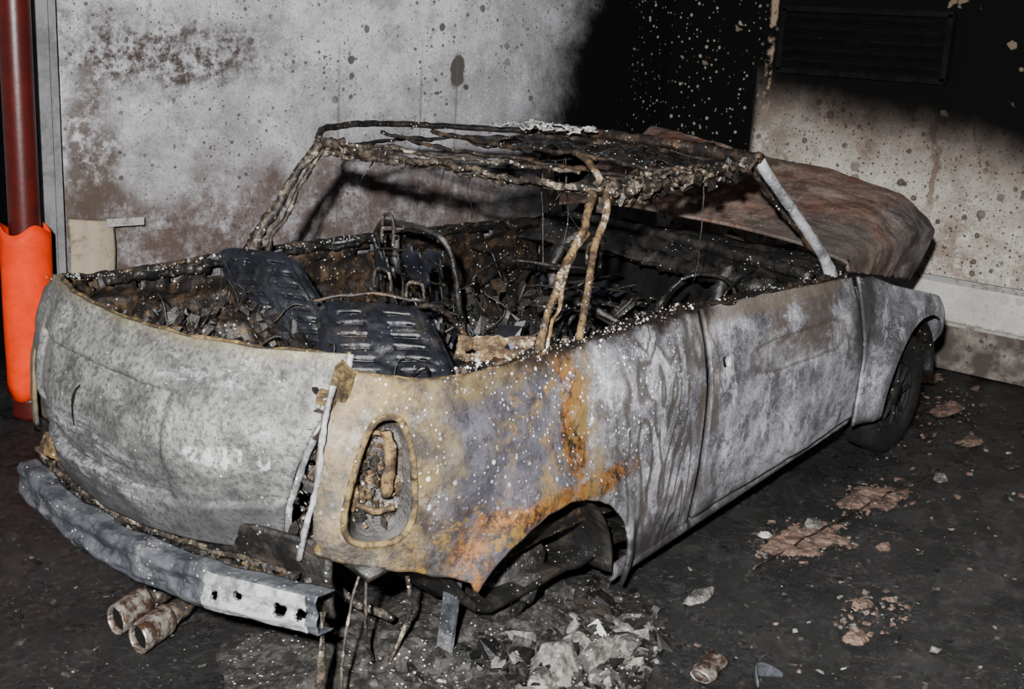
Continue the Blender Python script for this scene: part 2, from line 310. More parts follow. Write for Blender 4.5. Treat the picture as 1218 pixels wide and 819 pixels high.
def rockg(c,s,seed):
    import bmesh
    bm=bmesh.new();bmesh.ops.create_icosphere(bm,subdivisions=3,radius=1)
    # planes chip the sphere into an angular block
    rnd=random.Random(seed);pl=[(Vector((rnd.gauss(0,1),rnd.gauss(0,1),rnd.gauss(0,1))).normalized(),rnd.uniform(.45,.75)) for _ in range(9)]
    vs=[]
    for v in bm.verts:
        p=v.co.copy()
        for n_,d in pl:
            e=p.dot(n_)-d
            if e>0: p-=n_*e
        p*=1+.12*fb(p.x*4+seed,p.y*4,p.z*4,3)
        vs.append(Vector(c)+Vector((p.x*s[0],p.y*s[1],max(p.z*s[2],-s[2]*.4))))
    fs=[tuple(v.index for v in f.verts) for f in bm.faces];bm.free();return vs,fs
def join(parts):
    V=[];F=[]
    for v,f in parts:
        b=len(V);V+=v;F+=[tuple(a+b for a in q) for q in f]
    return V,F
def empty(n):
    e=bpy.data.objects.new(n,None);C.objects.link(e);return e
# ---------------------------------------------------------------- room
M['wl']=mat_wall_left();M['wf']=mat_wall_front();M['floor']=mat_floor()
def slab(name,L,H,T,mat,origin,ang):
    v,f=boxg((L/2,-T/2,H/2),(L,T,H));o=obj(name,v,f,mat,smooth=False)
    o.matrix_world=Matrix.Translation(origin)@Matrix.Rotation(ang,4,'Z');return o
ang=math.atan2(.75,-3.85)
slab('wall_left',3.78,3.0,.15,'wl',Vector((4.05,1.5,0)),ang)
o=slab('wall_front',7.2,3.0,.15,'wf',Vector((4.05,1.5,0)),-math.pi/2)
o.scale=(1,-1,1)
def fl(u,v):
    x=-4.5+8.7*u;y=-5.6+8.4*v;return Vector((x,y,.004*fb(x*3,y*3,0,3)-.004))
grid('floor',fl,120,120,'floor')
W=lambda s,off,z: Vector((4.05,1.5,0))+Vector((math.cos(ang),math.sin(ang),0))*s+Vector((-math.sin(ang),math.cos(ang),0))*off+Vector((0,0,z))
v,f=boxg((0,0,0),(3.6,.12,3));o=obj('wall_back',v,f,'frame',smooth=False);o.location=(-1.55,2.95,1.5)
v,f=join([boxg((.0,0,1.5),(.05,.12,3)),boxg((.05,-.02,1.5),(.03,.05,3)),boxg((-.045,.03,1.5),(.03,.05,3))])
o=obj('trim_1',v,f,'frame',smooth=False);o.location=W(3.83,.03,0);o.rotation_euler=(0,0,ang)
pv,pf=join([boxg((0,0,.5),(.03,6.6,.012)),boxg((0.01,0,.49),(.02,6.6,.03)),boxg((.015,0,.255),(.03,6.6,.016))])
o=obj('baseboard_front',pv,pf,'trimw',smooth=False);o.location=(4.035,-1.9,0)
vw=empty('window_1');vw.location=(4.02,.25,1.7)
v,f=join([boxg((0,0,.17),(.06,.98,.03)),boxg((0,0,-.17),(.06,.98,.03)),boxg((0,.48,0),(.06,.03,.34)),boxg((0,-.48,0),(.06,.03,.34))]+[boxg((0.0,0,-.12+.06*i),(.045,.95,.008),Matrix.Rotation(.6,3,'Y')) for i in range(5)])
o=obj('louvre_frame',v,f,'blk',vw,smooth=False)
# ---------------------------------------------------------------- red pipe
pp=empty('red_pipe')
tube('pipe_shaft',[(.06,1.97,0),(.06,1.97,1),(.06,1.97,2),(.06,1.97,3)],.062,'red',pp,lump=0,n=24,step=.2)
def slv(u,v):
    a=2*math.pi*u*.97+.4;r=.087*(1+.13*math.cos(2*a+.5)+.05*nz(a*1.5,v*4));z=.1+.70*v+.02*math.sin(3*a)
    return Vector((.06+r*math.cos(a),1.97+r*math.sin(a),z))
grid('orange_sleeve',slv,48,14,'orange',pp,th=.005)
tube('base_collar',[(.06,1.97,0),(.06,1.97,.04),(.06,1.97,.09)],.085,'red',pp,lump=.02,n=24)
cp=empty('scorched_panel')
def pnl(u,v):
    s=3.74-.2*u+.02*nz(v*3,5);return W(s,.05+.02*math.sin(u*3)+.01*nz(u*4,v*4),.02+.76*v-.02*u)
grid('panel_sheet',pnl,14,20,'cream',cp,th=.006)
v,f=join([boxg((0,0,0),(.17,.012,.035)),boxg((-.06,-.01,0),(.03,.02,.03))]);o=obj('panel_bracket',v,f,'trimw',cp,smooth=False);o.location=W(3.5,.09,.76);o.rotation_euler=(0,0,ang)
# ---------------------------------------------------------------- CAR
car=empty('burnt_out_car')
sill=lambda x: .10+(x-.38)*.089
PL=[(-.665,-.635),(-.645,-.685),(-.595,-.735),(-.50,-.785),(-.36,-.82),(-.15,-.84),(.1,-.845),(.4,-.845),(.78,-.84)]
def plan(tab,n):
    pts=[cat([(a,b,0) for a,b in tab],i/600) for i in range(601)]
    d=[0]
    for a,b in zip(pts,pts[1:]): d.append(d[-1]+(b-a).length)
    out=[];k=0
    for i in range(n+1):
        t=d[-1]*i/n
        while k<599 and d[k+1]<t: k+=1
        f=(t-d[k])/(d[k+1]-d[k]);p=pts[k].lerp(pts[k+1],min(max(f,0),1));tg=(pts[k+1]-pts[k]).normalized()
        out.append((p,Vector((tg.y,-tg.x,0)),t))
    return out
def offz(z): return .07*max(0,(z-.52)/.36)**2+.045*max(0,(.5-z)/.4)**2
def dent(x,z): return .014*fb(x*2.2,z*2.2,3,4)
def flare(x,z):
    r=0
    for cx,cz,ra in((0,.14,.37),(2.47,.28,.38)):
        d=math.hypot(x-cx,z-cz)
        r+=.040*math.exp(-((d-ra)/.06)**2) if d>=ra else .040
    return r
def sidept(p,nrm,z): 
    q=p-nrm*(offz(z)+dent(p.x,z))+nrm*flare(p.x,z);return Vector((q.x,q.y,z))
def ZT(x): return li(x,[(-.68,.92),(-.6,.90),(-.4,.868),(-.15,.866),(.1,.872),(.45,.876),(.78,.88)])
def quarter(par_mirror=False,name='rear_quarter_right',mat='side',hole=True):
    n=150;m=60;cols=plan(PL,n);sg=-1 if par_mirror else 1
    vs=[]
    AC,ZC=.172,.645
    HW=lambda dz:.080-.022*dz
    def hv(a,z):
        dz=(z-ZC)/.155;sh=AC+.016*dz
        return (abs((a-sh)/HW(dz))**3+abs(dz)**3)
    for p,nr,a in cols:
        x=p.x
        zb=li(x,[(-.68,.46),(-.5,.41),(-.33,.35),(-.28,.2),(.37,.10),(.38,.10),(.78,.136)])
        if abs(x)<.37: zb=max(zb,.14+.335*math.sqrt(max(0,1-(x/.37)**2)))
        zt=ZT(x)+.008*nz(x*18,2)+.005*nz(x*50,7)
        zb+=.006*nz(x*20,5)
        for j in range(m+1):
            z=zb+(zt-zb)*j/m;vs.append((p,nr,a,z))
    fs=[]
    for i in range(n):
        for j in range(m):
            k=i*(m+1)+j;q=(k,k+m+1,k+m+2,k+1)
            if hole:
                ca=sum(vs[t][2] for t in q)/4;cz=sum(vs[t][3] for t in q)/4
                if hv(ca,cz)<1: continue
            fs.append(q)
    P=[sidept(p,nr,z) for p,nr,a,z in vs]
    P=[Vector((q.x,sg*q.y,q.z)) for q in P]
    used=sorted({k for f in fs for k in f});mp={k:i for i,k in enumerate(used)}
    o=obj(name,[P[k] for k in used],[tuple(mp[k] for k in f) for f in fs],mat,car);solid(o,.012,0)
    if hole:
        ring=[];dm=[]
        tot=cols[-1][2]
        for i in range(49):
            t=2*math.pi*i/48;c,s_=math.cos(t),math.sin(t);k=(abs(c)**3+abs(s_)**3)**(-1/3)
            dz=k*s_;w=HW(k*s_);a=AC+.016*dz+w*k*c;z=ZC+dz*.155
            fi=max(0,a/tot*n);i0=int(fi);p=cols[i0][0].lerp(cols[i0+1][0],fi-i0);nr=cols[i0][1].lerp(cols[i0+1][1],fi-i0).normalized()
            q=sidept(p,nr,z)+nr*.002;ring.append(q);dm.append(q-nr*.08)
        tube('taillight_rim',ring,.009,'ochre',car,lump=.1,n=8,step=.01)
        V=ring[:-1]+dm[:-1];N_=48;F=[(i,(i+1)%N_,N_+(i+1)%N_,N_+i) for i in range(N_)]
        ctr=sum(dm[:-1],Vector())/N_;V.append(ctr);F+=[(N_+i,N_+(i+1)%N_,2*N_) for i in range(N_)]
        solid(obj('taillight_housing',V,F,'char',car),.004,0)
        def pos(): 
            b=random.choice(dm[:-1]);p=ctr.lerp(b,random.random()*.85);return p+Vector((-.7,-.7,0))*random.uniform(0,.03)
        shards('taillight_debris',260,pos,.008,.03,['ochre','bronze','char','steel'],car)
        d=Vector((-.7,-.7,0));e=Vector((.7,-.7,0))
        tubes('taillight_brackets',[([ctr+d*.055+e*.03+Vector((0,0,.12)),ctr+d*.055+e*.035+Vector((0,0,.03)),ctr+d*.05+e*.03+Vector((0,0,-.05))],.016,dict(lump=.25,step=.008,flat=.6)),
          ([ctr+d*.04-e*.04+Vector((0,0,.08)),ctr+d*.045+Vector((0,0,.11)),ctr+d*.04+e*.03+Vector((0,0,.10))],.006,dict(lump=.2,step=.008)),
          ([ctr+d*.04-e*.06+Vector((0,0,-.06)),ctr+d*.045+Vector((0,0,-.09)),ctr+d*.04+e*.05+Vector((0,0,-.08))],.008,dict(lump=.2,step=.008)),
          ([ctr+d*.04-e*.05+Vector((0,0,.02)),ctr+d*.045-e*.04+Vector((0,0,-.04)),ctr+d*.04-e*.05+Vector((0,0,-.09))],.008,dict(lump=.2,step=.008))],'bronze',car)
quarter();quarter(True,'rear_quarter_left','side',False)
def doorf(sg):
    def f(u,v):
        xr=.797
        x=xr+u*(1.945-xr);zb=sill(x)+.045;zt=li(x,[(.79,.878),(1.5,.862),(1.95,.845)])+.004*nz(x*15,1)
        z=zb+(zt-zb)*v;x-=.07*u*sm(z,.5,.86)
        y=.845-offz(z)-dent(x,z)
        d=max(abs((x-1.42)/.36),abs((z-.665-.02*(x-1.4))/.055));y-=.008*sm(d,1.1,.85)
        return Vector((x,-sg*y,z))
    return f
def dk(u,v):
    x=.795+u*1.16
    return not(abs(x-.895)<.014 and abs(v-.74)<.024)
grid('door_right',doorf(1),110,60,'side',car,keep=dk,th=.014)
grid('door_left',doorf(-1),60,30,'side',car,th=.014)
ho=[]
for x,z,r in((.985,.715,.026),(1.04,.72,.018),(1.27,.73,.02),(1.31,.765,.014)):
    ho.append(([(x+r*math.cos(t),-.845+offz(z)+.002,z+r*.8*math.sin(t)) for t in [k*math.pi/6 for k in range(13)]],.003,dict(lump=.2,step=.006,n=6)))
tubes('door_handle_mounts',ho,'char',car)
for sg,nm in((1,'right'),(-1,'left')):
    def rk(u,v):
        x=.375+u*1.6;z=sill(x)-.005+.05*v;a=v*math.pi;return Vector((x,-sg*(.795+.018*math.sin(a)),z))
    grid('sill_'+nm,rk,60,8,'side',car,th=.012)
FP=[(1.965,-.845),(2.2,-.85),(2.5,-.85),(2.66,-.84),(2.76,-.79),(2.81,-.66),(2.84,-.4),(2.845,-.2),(2.85,0)]
for sg,nm in((1,'right'),(-1,'left')):
    cols=plan(FP,120)
    def fn(u,v):
        i=min(119,int(u*120));f=u*120-i;p=cols[i][0].lerp(cols[i+1][0],f);nr=cols[i][1].lerp(cols[i+1][1],f).normalized();x=p.x
        zb=li(x,[(1.96,.24),(2.09,.25),(2.80,.25),(2.89,.22)])
        if abs(x-2.47)<.34: zb=max(zb,.26+.365*math.sqrt(max(0,1-((x-2.47)/.34)**2)))
        zt=li(x,[(1.96,.85),(2.2,.78),(2.6,.69),(2.8,.62),(2.9,.60)]);z=zb+(zt-zb)*v
        q=p-nr*(offz(z)*.7+dent(x,z)*.5)+nr*flare(x,z)
        if x<2.0: q.x-=.07*sm(z,.5,.86)
        return Vector((q.x,sg*q.y,z))
    grid('front_fender_'+nm,fn,120,30,'side',car,th=.012)
R=[(-.745,.87),(-.725,.905),(-.52,.945),(-.2,.97),(.3,.98),(.55,.965),(.71,.93),(.74,.86)]
Fq=[(-.63,.70),(-.70,.935),(-.53,1.065),(-.2,1.12),(.3,1.17),(.65,1.225),(.84,1.235),(.88,1.05)]
def hoodf(u,v):
    a=cat([(0,)+p for p in R],v,.6);b=cat([(0,)+p for p in Fq],v,.6)
    q=a.lerp(b,u);x=1.93+.96*u+ (.02*math.sin(v*math.pi))+.018*nz(v*26,3)*sm(u,.8,1)
    rid=abs(fb(x*2.3+q.y*1.2,q.y*2.1-x,1,4))
    z=q.z+.012*math.sin(u*math.pi)*math.sin(v*math.pi)+.045*rid*sm(v,.02,.2)*sm(u,.0,.15)*(1-.5*sm(u,.8,1))-.015
    return Vector((x,q.y-.03*fb(x*4,z*5,7,3)*sm(v,.3,0),z+.012*nz(x*20,4)*(v<.02)))
grid('hood',hoodf,110,120,'hood',car,th=.012)
def flo(u,v):
    x=-.6+3.35*u;y=-.76+1.52*v;return Vector((x,y,.17+.26*sm(x,-.15,-.42)+.03*fb(x*4,y*4)+(.02*x)))
grid('floor_pan',flo,50,30,'char',car,th=.02)
for sg,nm in((1,'right'),(-1,'left')):
    for cx,cz,ra,wn,a0 in((0,.14,.36,'rear',.76),(2.47,.28,.35,'front',1.0)):
        def wh(u,v):
            a=math.pi*(a0-a0*u);rr=ra*(.98-.05*v);return Vector((cx+rr*math.cos(a),-sg*(.82-.34*v),cz+rr*.93*math.sin(a)+.01*nz(u*9,v*5)))
        grid('wheelhouse_%s_%s'%(wn,nm),wh,30,10,'char',car,th=.01)
        def wi(u,v):
            a=math.pi*(a0-a0*u);return Vector((cx+ra*v*math.cos(a),-sg*(.48),cz+ra*.93*v*math.sin(a)))
        grid('wheelhouse_wall_%s_%s'%(wn,nm),wi,24,6,'blk',car,th=.01)
def inner(sg,x0,x1,zt,name,mat='brown'):
    def f(u,v):
        x=x0+(x1-x0)*u;zb=.3+.14*sm(x,-.2,-.4);z=zb+(zt-zb)*v
        y=.755-.02*sm(z,.7,.86)+.010*math.sin(z*75+nz(x*3,z*2)*4)*(.6+nz(x*4,z*4))+.02*fb(x*7,z*9,2)
        if x<-.35: y-= .28*((-.35-x)/.3)**2
        return Vector((x,-sg*y,z))
    grid(name,f,110,70,mat,car,th=.008,keep=lambda u,v: v<.9 or nz(u*40,v*3,4)<.25)
inner(1,-.56,1.9,.85,'inner_panel_right');inner(-1,-.56,1.9,.865,'inner_panel_left')
def fwall(u,v):
    y=-.74+1.48*u;z=.18+.70*v;return Vector((1.9+.03*fb(y*5,z*5),y,z))
grid('firewall',fwall,40,20,'blk',car,th=.02)
def cowl(u,v):
    y=-.74+1.48*v;x=1.72+.24*u;return Vector((x,y,.80+.10*u-.02*abs(y)+.015*fb(x*9,y*6)))
grid('cowl',cowl,14,50,'char',car,th=.012)
def eng(): return Vector((random.uniform(2.0,2.7),random.uniform(-.55,.55),random.uniform(.3,.7)))
shards('engine_remains',260,eng,.06,.26,['char','ash','brown'],car,flat=.8)
def belt(sg):
    pts=[]
    for p,nr,a in plan(PL,26): 
        x=p.x;zt=ZT(x)-.003;q=p-nr*(offz(zt)+.004);pts.append((q.x,sg*q.y,zt))
    for x in(1.0,1.3,1.6,1.86): pts.append((x,-sg*(.845-.07),li(x,[(.79,.876),(1.5,.86),(1.95,.845)])))
    return pts
BR=belt(1);BL=belt(-1)
tube('belt_rail_right',BR[13:],.008,'brown',car,lump=.4,step=.008)
tube('belt_rail_rear_corner',BR[:14],.006,'ochre',car,lump=.2,step=.008)
tube('belt_rail_left',BL,.009,'brown',car,lump=.25,step=.008)
tube('belt_inner_right',[(x-.0,y+.05,z-.012) for x,y,z in BR[8:]],.013,'brown',car,lump=.5,step=.008)
tube('belt_inner_left',[(x,y-.05,z-.01) for x,y,z in BL[6:]],.013,'char',car,lump=.5,step=.01)
def tg(u,v):
    s=u*2-1
    w=(.485+.16*sm(v,.0,.95)) if s<0 else (.585+.075*sm(v,0,.75)-.05*sm(v,.88,1)*abs(s)**6)
    y=s*w
    zb=.40+.085*max(0,s)**5+.01*max(0,-s)**4;zt=.945-.03*(1-s*s)-.03*max(0,s)**8+.004*nz(s*7,3)
    z=zb+(zt-zb)*v
    x=-.61-.155*(1-abs(s)**2.2)-.085*math.sin(math.pi*min(1,v*1.02))*(1-.35*s*s)+.04*v
    d=max(abs((y-.13)/.36),abs((z-.655)/.14));x+=.022*sm(d,1.06,.96)
    d=max(abs((y-.13)/.22),abs((z-.64)/.07));x-=.010*sm(d,1.1,.92)
    # swage line running round the lower edge
    x-=.010*sm(z-.49-.06*s*s,.02,-.005)
    x+=.020*fb(y*2.5,z*3,6,4)
    return Vector((x,y,z))
grid('tailgate',tg,130,80,'tail',car,th=.016,off=0)
tubes('tailgate_plate_crack',[([tg(.62,v)+Vector((-.009,0,0)) for v in(.42,.5,.58,.62)],.003,dict(lump=.4,n=6,step=.006))],'blk',car)
tube('tailgate_edge_right',[tg(0,v)+Vector((.010,-.002,0)) for v in [i/12 for i in range(13)]],.009,'pillar',car,lump=.2,step=.008)
tube('tailgate_top_lip',[tg(v,1)+Vector((.014,0,-.004)) for v in [i/14 for i in range(15)]],.007,'ochre',car,lump=.3,step=.01)
tube('trunk_channel_right',[(-.585,-.60,.90),(-.59,-.60,.8),(-.59,-.585,.65),(-.59,-.565,.5),(-.60,-.54,.41)],.018,'char',car,lump=.4,step=.01)
tubes('trunk_seal_channel',[([(-.640,-.66,.88),(-.655,-.66,.78),(-.662,-.645,.66),(-.67,-.62,.54),(-.675,-.59,.43)],.007,dict(lump=.3,step=.008)),([(-.61,-.645,.80),(-.625,-.62,.68),(-.635,-.60,.55),(-.64,-.57,.44)],.005,dict(lump=.4,step=.008))],'pillar',car)
v,f=join([boxg((-.605,-.655,.88),(.035,.045,.08),Matrix.Rotation(.3,3,'X'),.3),boxg((-.62,-.63,.84),(.03,.04,.03),rrot(.5),.3)]);obj('latch_bracket',v,f,'ochre',car,smooth=False)
shards('tailgate_gap_debris',220,lambda:Vector((random.uniform(-.64,-.58),random.uniform(-.64,-.50),random.uniform(.40,.86))),.008,.04,['char','brown','steel','ash'],car)
def val(u,v):
    y=-.66+1.3*u;z=.28+.2*v;x=-.60-.10*(1-(y/.68)**2)-.03*v;return Vector((x+.012*fb(y*7,z*9),y,z))
grid('rear_valance',val,60,16,'char',car,th=.012)
tube('valance_lip',[(-.66-.11*(1-(y/.66)**2),y,.385+.02*abs(y)) for y in [-.6+i*.12 for i in range(11)]],.008,'steel',car,lump=.35,step=.01)
tube('valance_lower_lip',[(-.64-.11*(1-(y/.66)**2),y,.36) for y in [-.62+i*.124 for i in range(11)]],.012,'brown',car,lump=.4,step=.01)
shards('valance_debris',300,lambda:(lambda y:Vector((-.66-.12*(1-(y/.66)**2)+random.uniform(-.02,.03),y,random.uniform(.33,.40))))(random.uniform(-.64,.5)),.006,.035,['char','brown','steel','ash'],car,wts=[5,4,2,2])
def beamc(y): return -.73-.115*(1-(y/.72)**2)
def bz(y): return li(y,[(-.78,.355),(-.3,.335),(.1,.335),(.6,.37)])
holes=[(-.69,.0,.015),(-.635,.0,.019),(-.52,.012,.014),(-.45,-.005,.012)]
def beam(u,v):
    y=-.73+1.22*u;x=beamc(y);z=bz(y);h=.05
    pr=[(.05,h),(.0,h),(-.012,h*.55),(-.004,0),(-.012,-h*.55),(0,-h),(.05,-h)]
    k=v*6;i=min(5,int(k));f=k-i
    return Vector((x+pr[i][0]*(1-f)+pr[i+1][0]*f+.012*fb(y*6,v*3),y,z+pr[i][1]*(1-f)+pr[i+1][1]*f+.009*nz(y*9,v)))
def bk(u,v):
    p=beam(u,v)
    return not any(math.hypot(p.y-a,p.z-bz(p.y)-b)<c for a,b,c in holes) or p.x>beamc(p.y)+.02
grid('bumper_beam',beam,220,42,'bump',car,keep=bk,th=.005)
def bpl(u,v):
    q=beam(.02+.24*u,1/6+v*4/6);return q+Vector((-.006,0,0))
grid('bumper_mount_plate',bpl,44,20,'pillar',car,keep=lambda u,v: not any(math.hypot(bpl(u,v).y-a,bpl(u,v).z-bz(bpl(u,v).y)-b)<c for a,b,c in holes),th=.004)
v,f=join([boxg((-.66,.50,.42),(.06,.12,.06),Matrix.Rotation(.4,3,'Y'),.2),boxg((-.64,.40,.41),(.05,.08,.04),Matrix.Rotation(.4,3,'Y'),.2),boxg((-.60,-.45,.35),(.22,.06,.06)),boxg((-.60,.45,.36),(.22,.06,.07))])
obj('bumper_brackets',v,f,'bronze',car,smooth=False)
tubes('hanging_strips',[([(-.69,-.70,.34),(-.705,-.715,.2),(-.70,-.70,.01)],.012,dict(lump=.1,flat=.3)),([(-.56,-.70,.42),(-.64,-.72,.25),(-.66,-.74,.05)],.004,dict(lump=.15)),
  ([(-.60,.60,.34),(-.62,.62,.22),(-.6,.61,.14)],.010,dict(lump=.15)),([(-.45,-.6,.40),(-.5,-.65,.2),(-.42,-.6,.06)],.005,dict(lump=.15)),([(-.4,-.68,.40),(-.35,-.66,.2),(-.38,-.62,.05)],.006,dict(lump=.15)),([(-.5,-.3,.40),(-.4,-.45,.2),(-.3,-.55,.12)],.012,dict(lump=.15)),
  ([(-.5,-.5,.42),(-.3,-.5,.3),(-.05,-.52,.18)],.018,dict(lump=.15))],'steel',car)
v,f=boxg((-.24,-.70,.15),(.012,.05,.29),Matrix.Rotation(.1,3,'X'));obj('suspension_strut',v,f,'bump',car,smooth=False)
def tip(y0,x0,nm):
    PR=[(.032,0),(.042,-.012),(.043,-.03),(.040,-.035),(.043,-.04),(.043,-.085),(.041,-.09),(.043,-.095),(.043,-.13),(.040,-.135),(.037,-.13),(.036,-.05)]
    def f(u,v):
        a=2*math.pi*u;k=min(11,int(v*11+.5));r,xx=PR[k]
        return Vector((x0+xx,y0+.35*xx+r*math.cos(a),.048+r*math.sin(a)))
    grid(nm,f,36,11,'exh',car,th=.0015)
    V=[Vector((x0-.115,y0-.040+.036*math.cos(t),.048+.036*math.sin(t))) for t in [i*math.pi/12 for i in range(24)]]
    obj(nm+'_shade_disc',V,[tuple(range(24))],'blk',car)  # black disc standing in for the shade inside the exhaust tip
tip(.125,-.625,'exhaust_tip_left');tip(-.005,-.64,'exhaust_tip_right')
tubes('exhaust_pipe',[([(-.63,.125,.047),(-.57,.12,.06),(-.47,.09,.1),(-.3,.05,.14)],.030,dict(lump=.1,n=14)),([(-.64,-.005,.047),(-.58,.01,.06),(-.47,.05,.1),(-.33,.05,.13)],.030,dict(lump=.1,n=14))],'steel',car)
def wheel(nm,cx,cy,cz,r,sg):
    prof=[(r*.55,-.05),(r*.62,-.075),(r*.75,-.085),(r*.92,-.08),(r,-.06),(r*1.0,.0),(r,.06),(r*.92,.08),(r*.62,.075),(r*.55,.05)]
    V=[];F=[];n=48;k=len(prof)
    for i in range(n):
        a=2*math.pi*i/n
        for q,w in prof:
            rr=q*(1+.05*nz(math.cos(a)*3,math.sin(a)*3,w*20));V.append(Vector((cx+rr*math.cos(a),cy+w,cz+rr*math.sin(a))))
    for i in range(n):
        for j in range(k): F.append((i*k+j,i*k+(j+1)%k,((i+1)%n)*k+(j+1)%k,((i+1)%n)*k+j))
    obj('tyre_'+nm,V,F,'tyre',car)
    L=[([(cx+r*.56*math.cos(t),cy-sg*.06,cz+r*.56*math.sin(t)) for t in [i*math.pi/12 for i in range(25)]],.010,dict(lump=.05))]
    for i in range(8):
        t=i*math.pi/4;L.append(([(cx+.03*math.cos(t),cy-sg*.05,cz+.03*math.sin(t)),(cx+r*.3*math.cos(t),cy-sg*.06,cz+r*.3*math.sin(t)),(cx+r*.55*math.cos(t),cy-sg*.055,cz+r*.55*math.sin(t))],.011,dict(lump=.1)))
    L.append(([(cx,cy-sg*.07,cz),(cx,cy,cz),(cx,cy+sg*.07,cz)],.05,dict(lump=.03,n=18)));tubes('rim_'+nm,L,'tyre',car)
wheel('front_right',2.47,-.735,.265,.262,1);wheel('front_left',2.47,.735,.265,.262,-1)
for sg,nm in((1,'right'),(-1,'left')):
    tubes('rear_hub_'+nm,[([(.06,-sg*.62,.16),(.06,-sg*.66,.16),(.06,-sg*.70,.16)],.13,dict(lump=.04,n=28)),([(.06,-sg*.66,.16),(.06,-sg*.72,.16),(.06,-sg*.75,.16)],.045,dict(lump=.06,n=18)),
      ([(.35,-sg*.5,.2),(.2,-sg*.56,.17),(.06,-sg*.6,.16)],.03,dict(lump=.2)),([(.0,-sg*.58,.16),(-.02,-sg*.56,.3),(.0,-sg*.55,.42)],.035,dict(lump=.15))],'ash',car)
# windscreen frame + pillars
tubes('windscreen_pillar_right',[([(1.86,-.735,.80),(1.83,-.70,.90),(1.68,-.66,1.05),(1.54,-.60,1.2),(1.48,-.565,1.28)],[.03,.022,.02,.02,.022],dict(lump=.06,n=12))],'pillar',car)
tubes('windscreen_pillar_left',[([(1.95,.70,.80),(1.9,.67,.9),(1.75,.60,1.08),(1.6,.52,1.22),(1.52,.47,1.28)],[.035,.03,.025,.025,.028],dict(lump=.2,n=10))],'char',car)
tube('windscreen_pillar_trim',[(1.80,-.67,.93),(1.65,-.63,1.05),(1.52,-.575,1.19),(1.45,-.54,1.26)],.008,'brown',car,lump=.4)
tubes('windscreen_header',[([(1.48,-.565,1.285),(1.52,-.3,1.295),(1.53,0,1.30),(1.54,.3,1.30),(1.52,.47,1.285)],.022,dict(lump=.25,n=10)),([(1.43,-.555,1.27),(1.44,-.2,1.27),(1.45,.2,1.28),(1.45,.45,1.27)],.014,dict(lump=.4,n=8))],'brown',car)
tubes('roof_rail_right',[([(.43,-.60,1.255),(.6,-.60,1.25),(.9,-.60,1.255),(1.2,-.585,1.27),(1.48,-.565,1.28)],[.015,.02,.014,.012,.012],dict(lump=.5,n=12,step=.007)),
  ([(.5,-.56,1.225),(.7,-.57,1.215),(.9,-.57,1.225),(1.1,-.57,1.24),(1.4,-.56,1.26)],[.012,.018,.012,.009,.008],dict(lump=.6,n=10,step=.007)),
  ([(.6,-.53,1.27),(.9,-.5,1.265),(1.2,-.53,1.275),(1.46,-.5,1.28)],.008,dict(lump=.6,n=8,step=.007))],'steel',car)
shards('roof_rail_crust',170,lambda:(lambda t:Vector((.5+.85*t,-.585+random.uniform(-.03,.04),1.235+.03*t+random.uniform(-.03,.03))))(random.random()**1.4),.01,.05,['steel','bronze','char','rub'],car,wts=[4,1,4,1])
tubes('roof_rail_left',[([(.44,.62,1.28),(.5,.655,1.31),(.65,.67,1.32),(.9,.67,1.315),(1.2,.6,1.30),(1.52,.48,1.285)],.012,dict(lump=.15,n=9)),([(.46,.58,1.25),(.8,.6,1.26),(1.2,.54,1.27),(1.5,.46,1.26)],.008,dict(lump=.4,n=8))],'char',car)
tubes('roof_bow_rear',[([(.45,.62,1.27),(.46,.45,1.262),(.47,.2,1.25),(.48,.0,1.255),(.44,-.25,1.25),(.43,-.58,1.26)],[.018,.020,.011,.010,.009,.012],dict(lump=.4,n=10,step=.007)),
  ([(.49,.60,1.245),(.52,.3,1.235),(.5,0,1.23),(.48,-.3,1.23),(.46,-.56,1.24)],.006,dict(lump=.6,n=8,step=.008)),
  ([(.44,.6,1.24),(.47,.5,1.235),(.46,.35,1.24),(.47,.22,1.235)],.012,dict(lump=.6,n=8,step=.008)),
  ([(.43,.5,1.285),(.5,.2,1.275),(.6,-.1,1.265),(.62,-.4,1.27)],.007,dict(lump=.5,n=8,step=.01))],'steel',car)
tubes('roof_bow_front',[([(1.02,.62,1.29),(1.03,.25,1.275),(.99,-.1,1.28),(.98,-.35,1.27),(1.0,-.58,1.27)],.009,dict(lump=.35,n=8,step=.012)),([(.75,.62,1.29),(.78,.25,1.265),(.8,-.1,1.26),(.8,-.58,1.25)],.007,dict(lump=.35,n=8,step=.012))],'brown',car)
tubes('roof_side_tube',[([(.97,-.12,1.285),(.75,-.3,1.31),(.60,-.45,1.31),(.50,-.57,1.275),(.46,-.63,1.20),(.37,-.66,1.10),(.28,-.71,.99),(.20,-.75,.87)],.011,dict(lump=.10,n=10,step=.01))],'bronze',car)
tubes('rear_pillar_right',[([(.02,-.75,.86),(.06,-.735,.95),(.19,-.69,1.06),(.32,-.65,1.16),(.43,-.60,1.25)],[.014,.010,.012,.011,.014],dict(lump=.22,n=9,step=.008)),
  ([(.07,-.745,.86),(.10,-.73,.93),(.11,-.74,.98),(.22,-.69,1.08),(.34,-.65,1.15)],.006,dict(lump=.3,n=8,step=.01))],'bronze',car)
tubes('rear_pillar_left',[([(.20,.72,.86),(.24,.69,.95),(.33,.66,1.1),(.41,.63,1.22),(.46,.62,1.28)],[.034,.022,.015,.016,.02],dict(lump=.25,n=9,step=.01)),([(.27,.70,.86),(.31,.67,.98),(.40,.64,1.14),(.47,.62,1.25)],.009,dict(lump=.4,n=8,step=.01))],'steel',car)
def crump(x0,x1,y0,y1,z,amp,sc):
    def f(u,v):
        x=x0+(x1-x0)*u;y=y0+(y1-y0)*v;return Vector((x,y,z+amp*fb(x*sc,y*sc,4,4)))
    return f
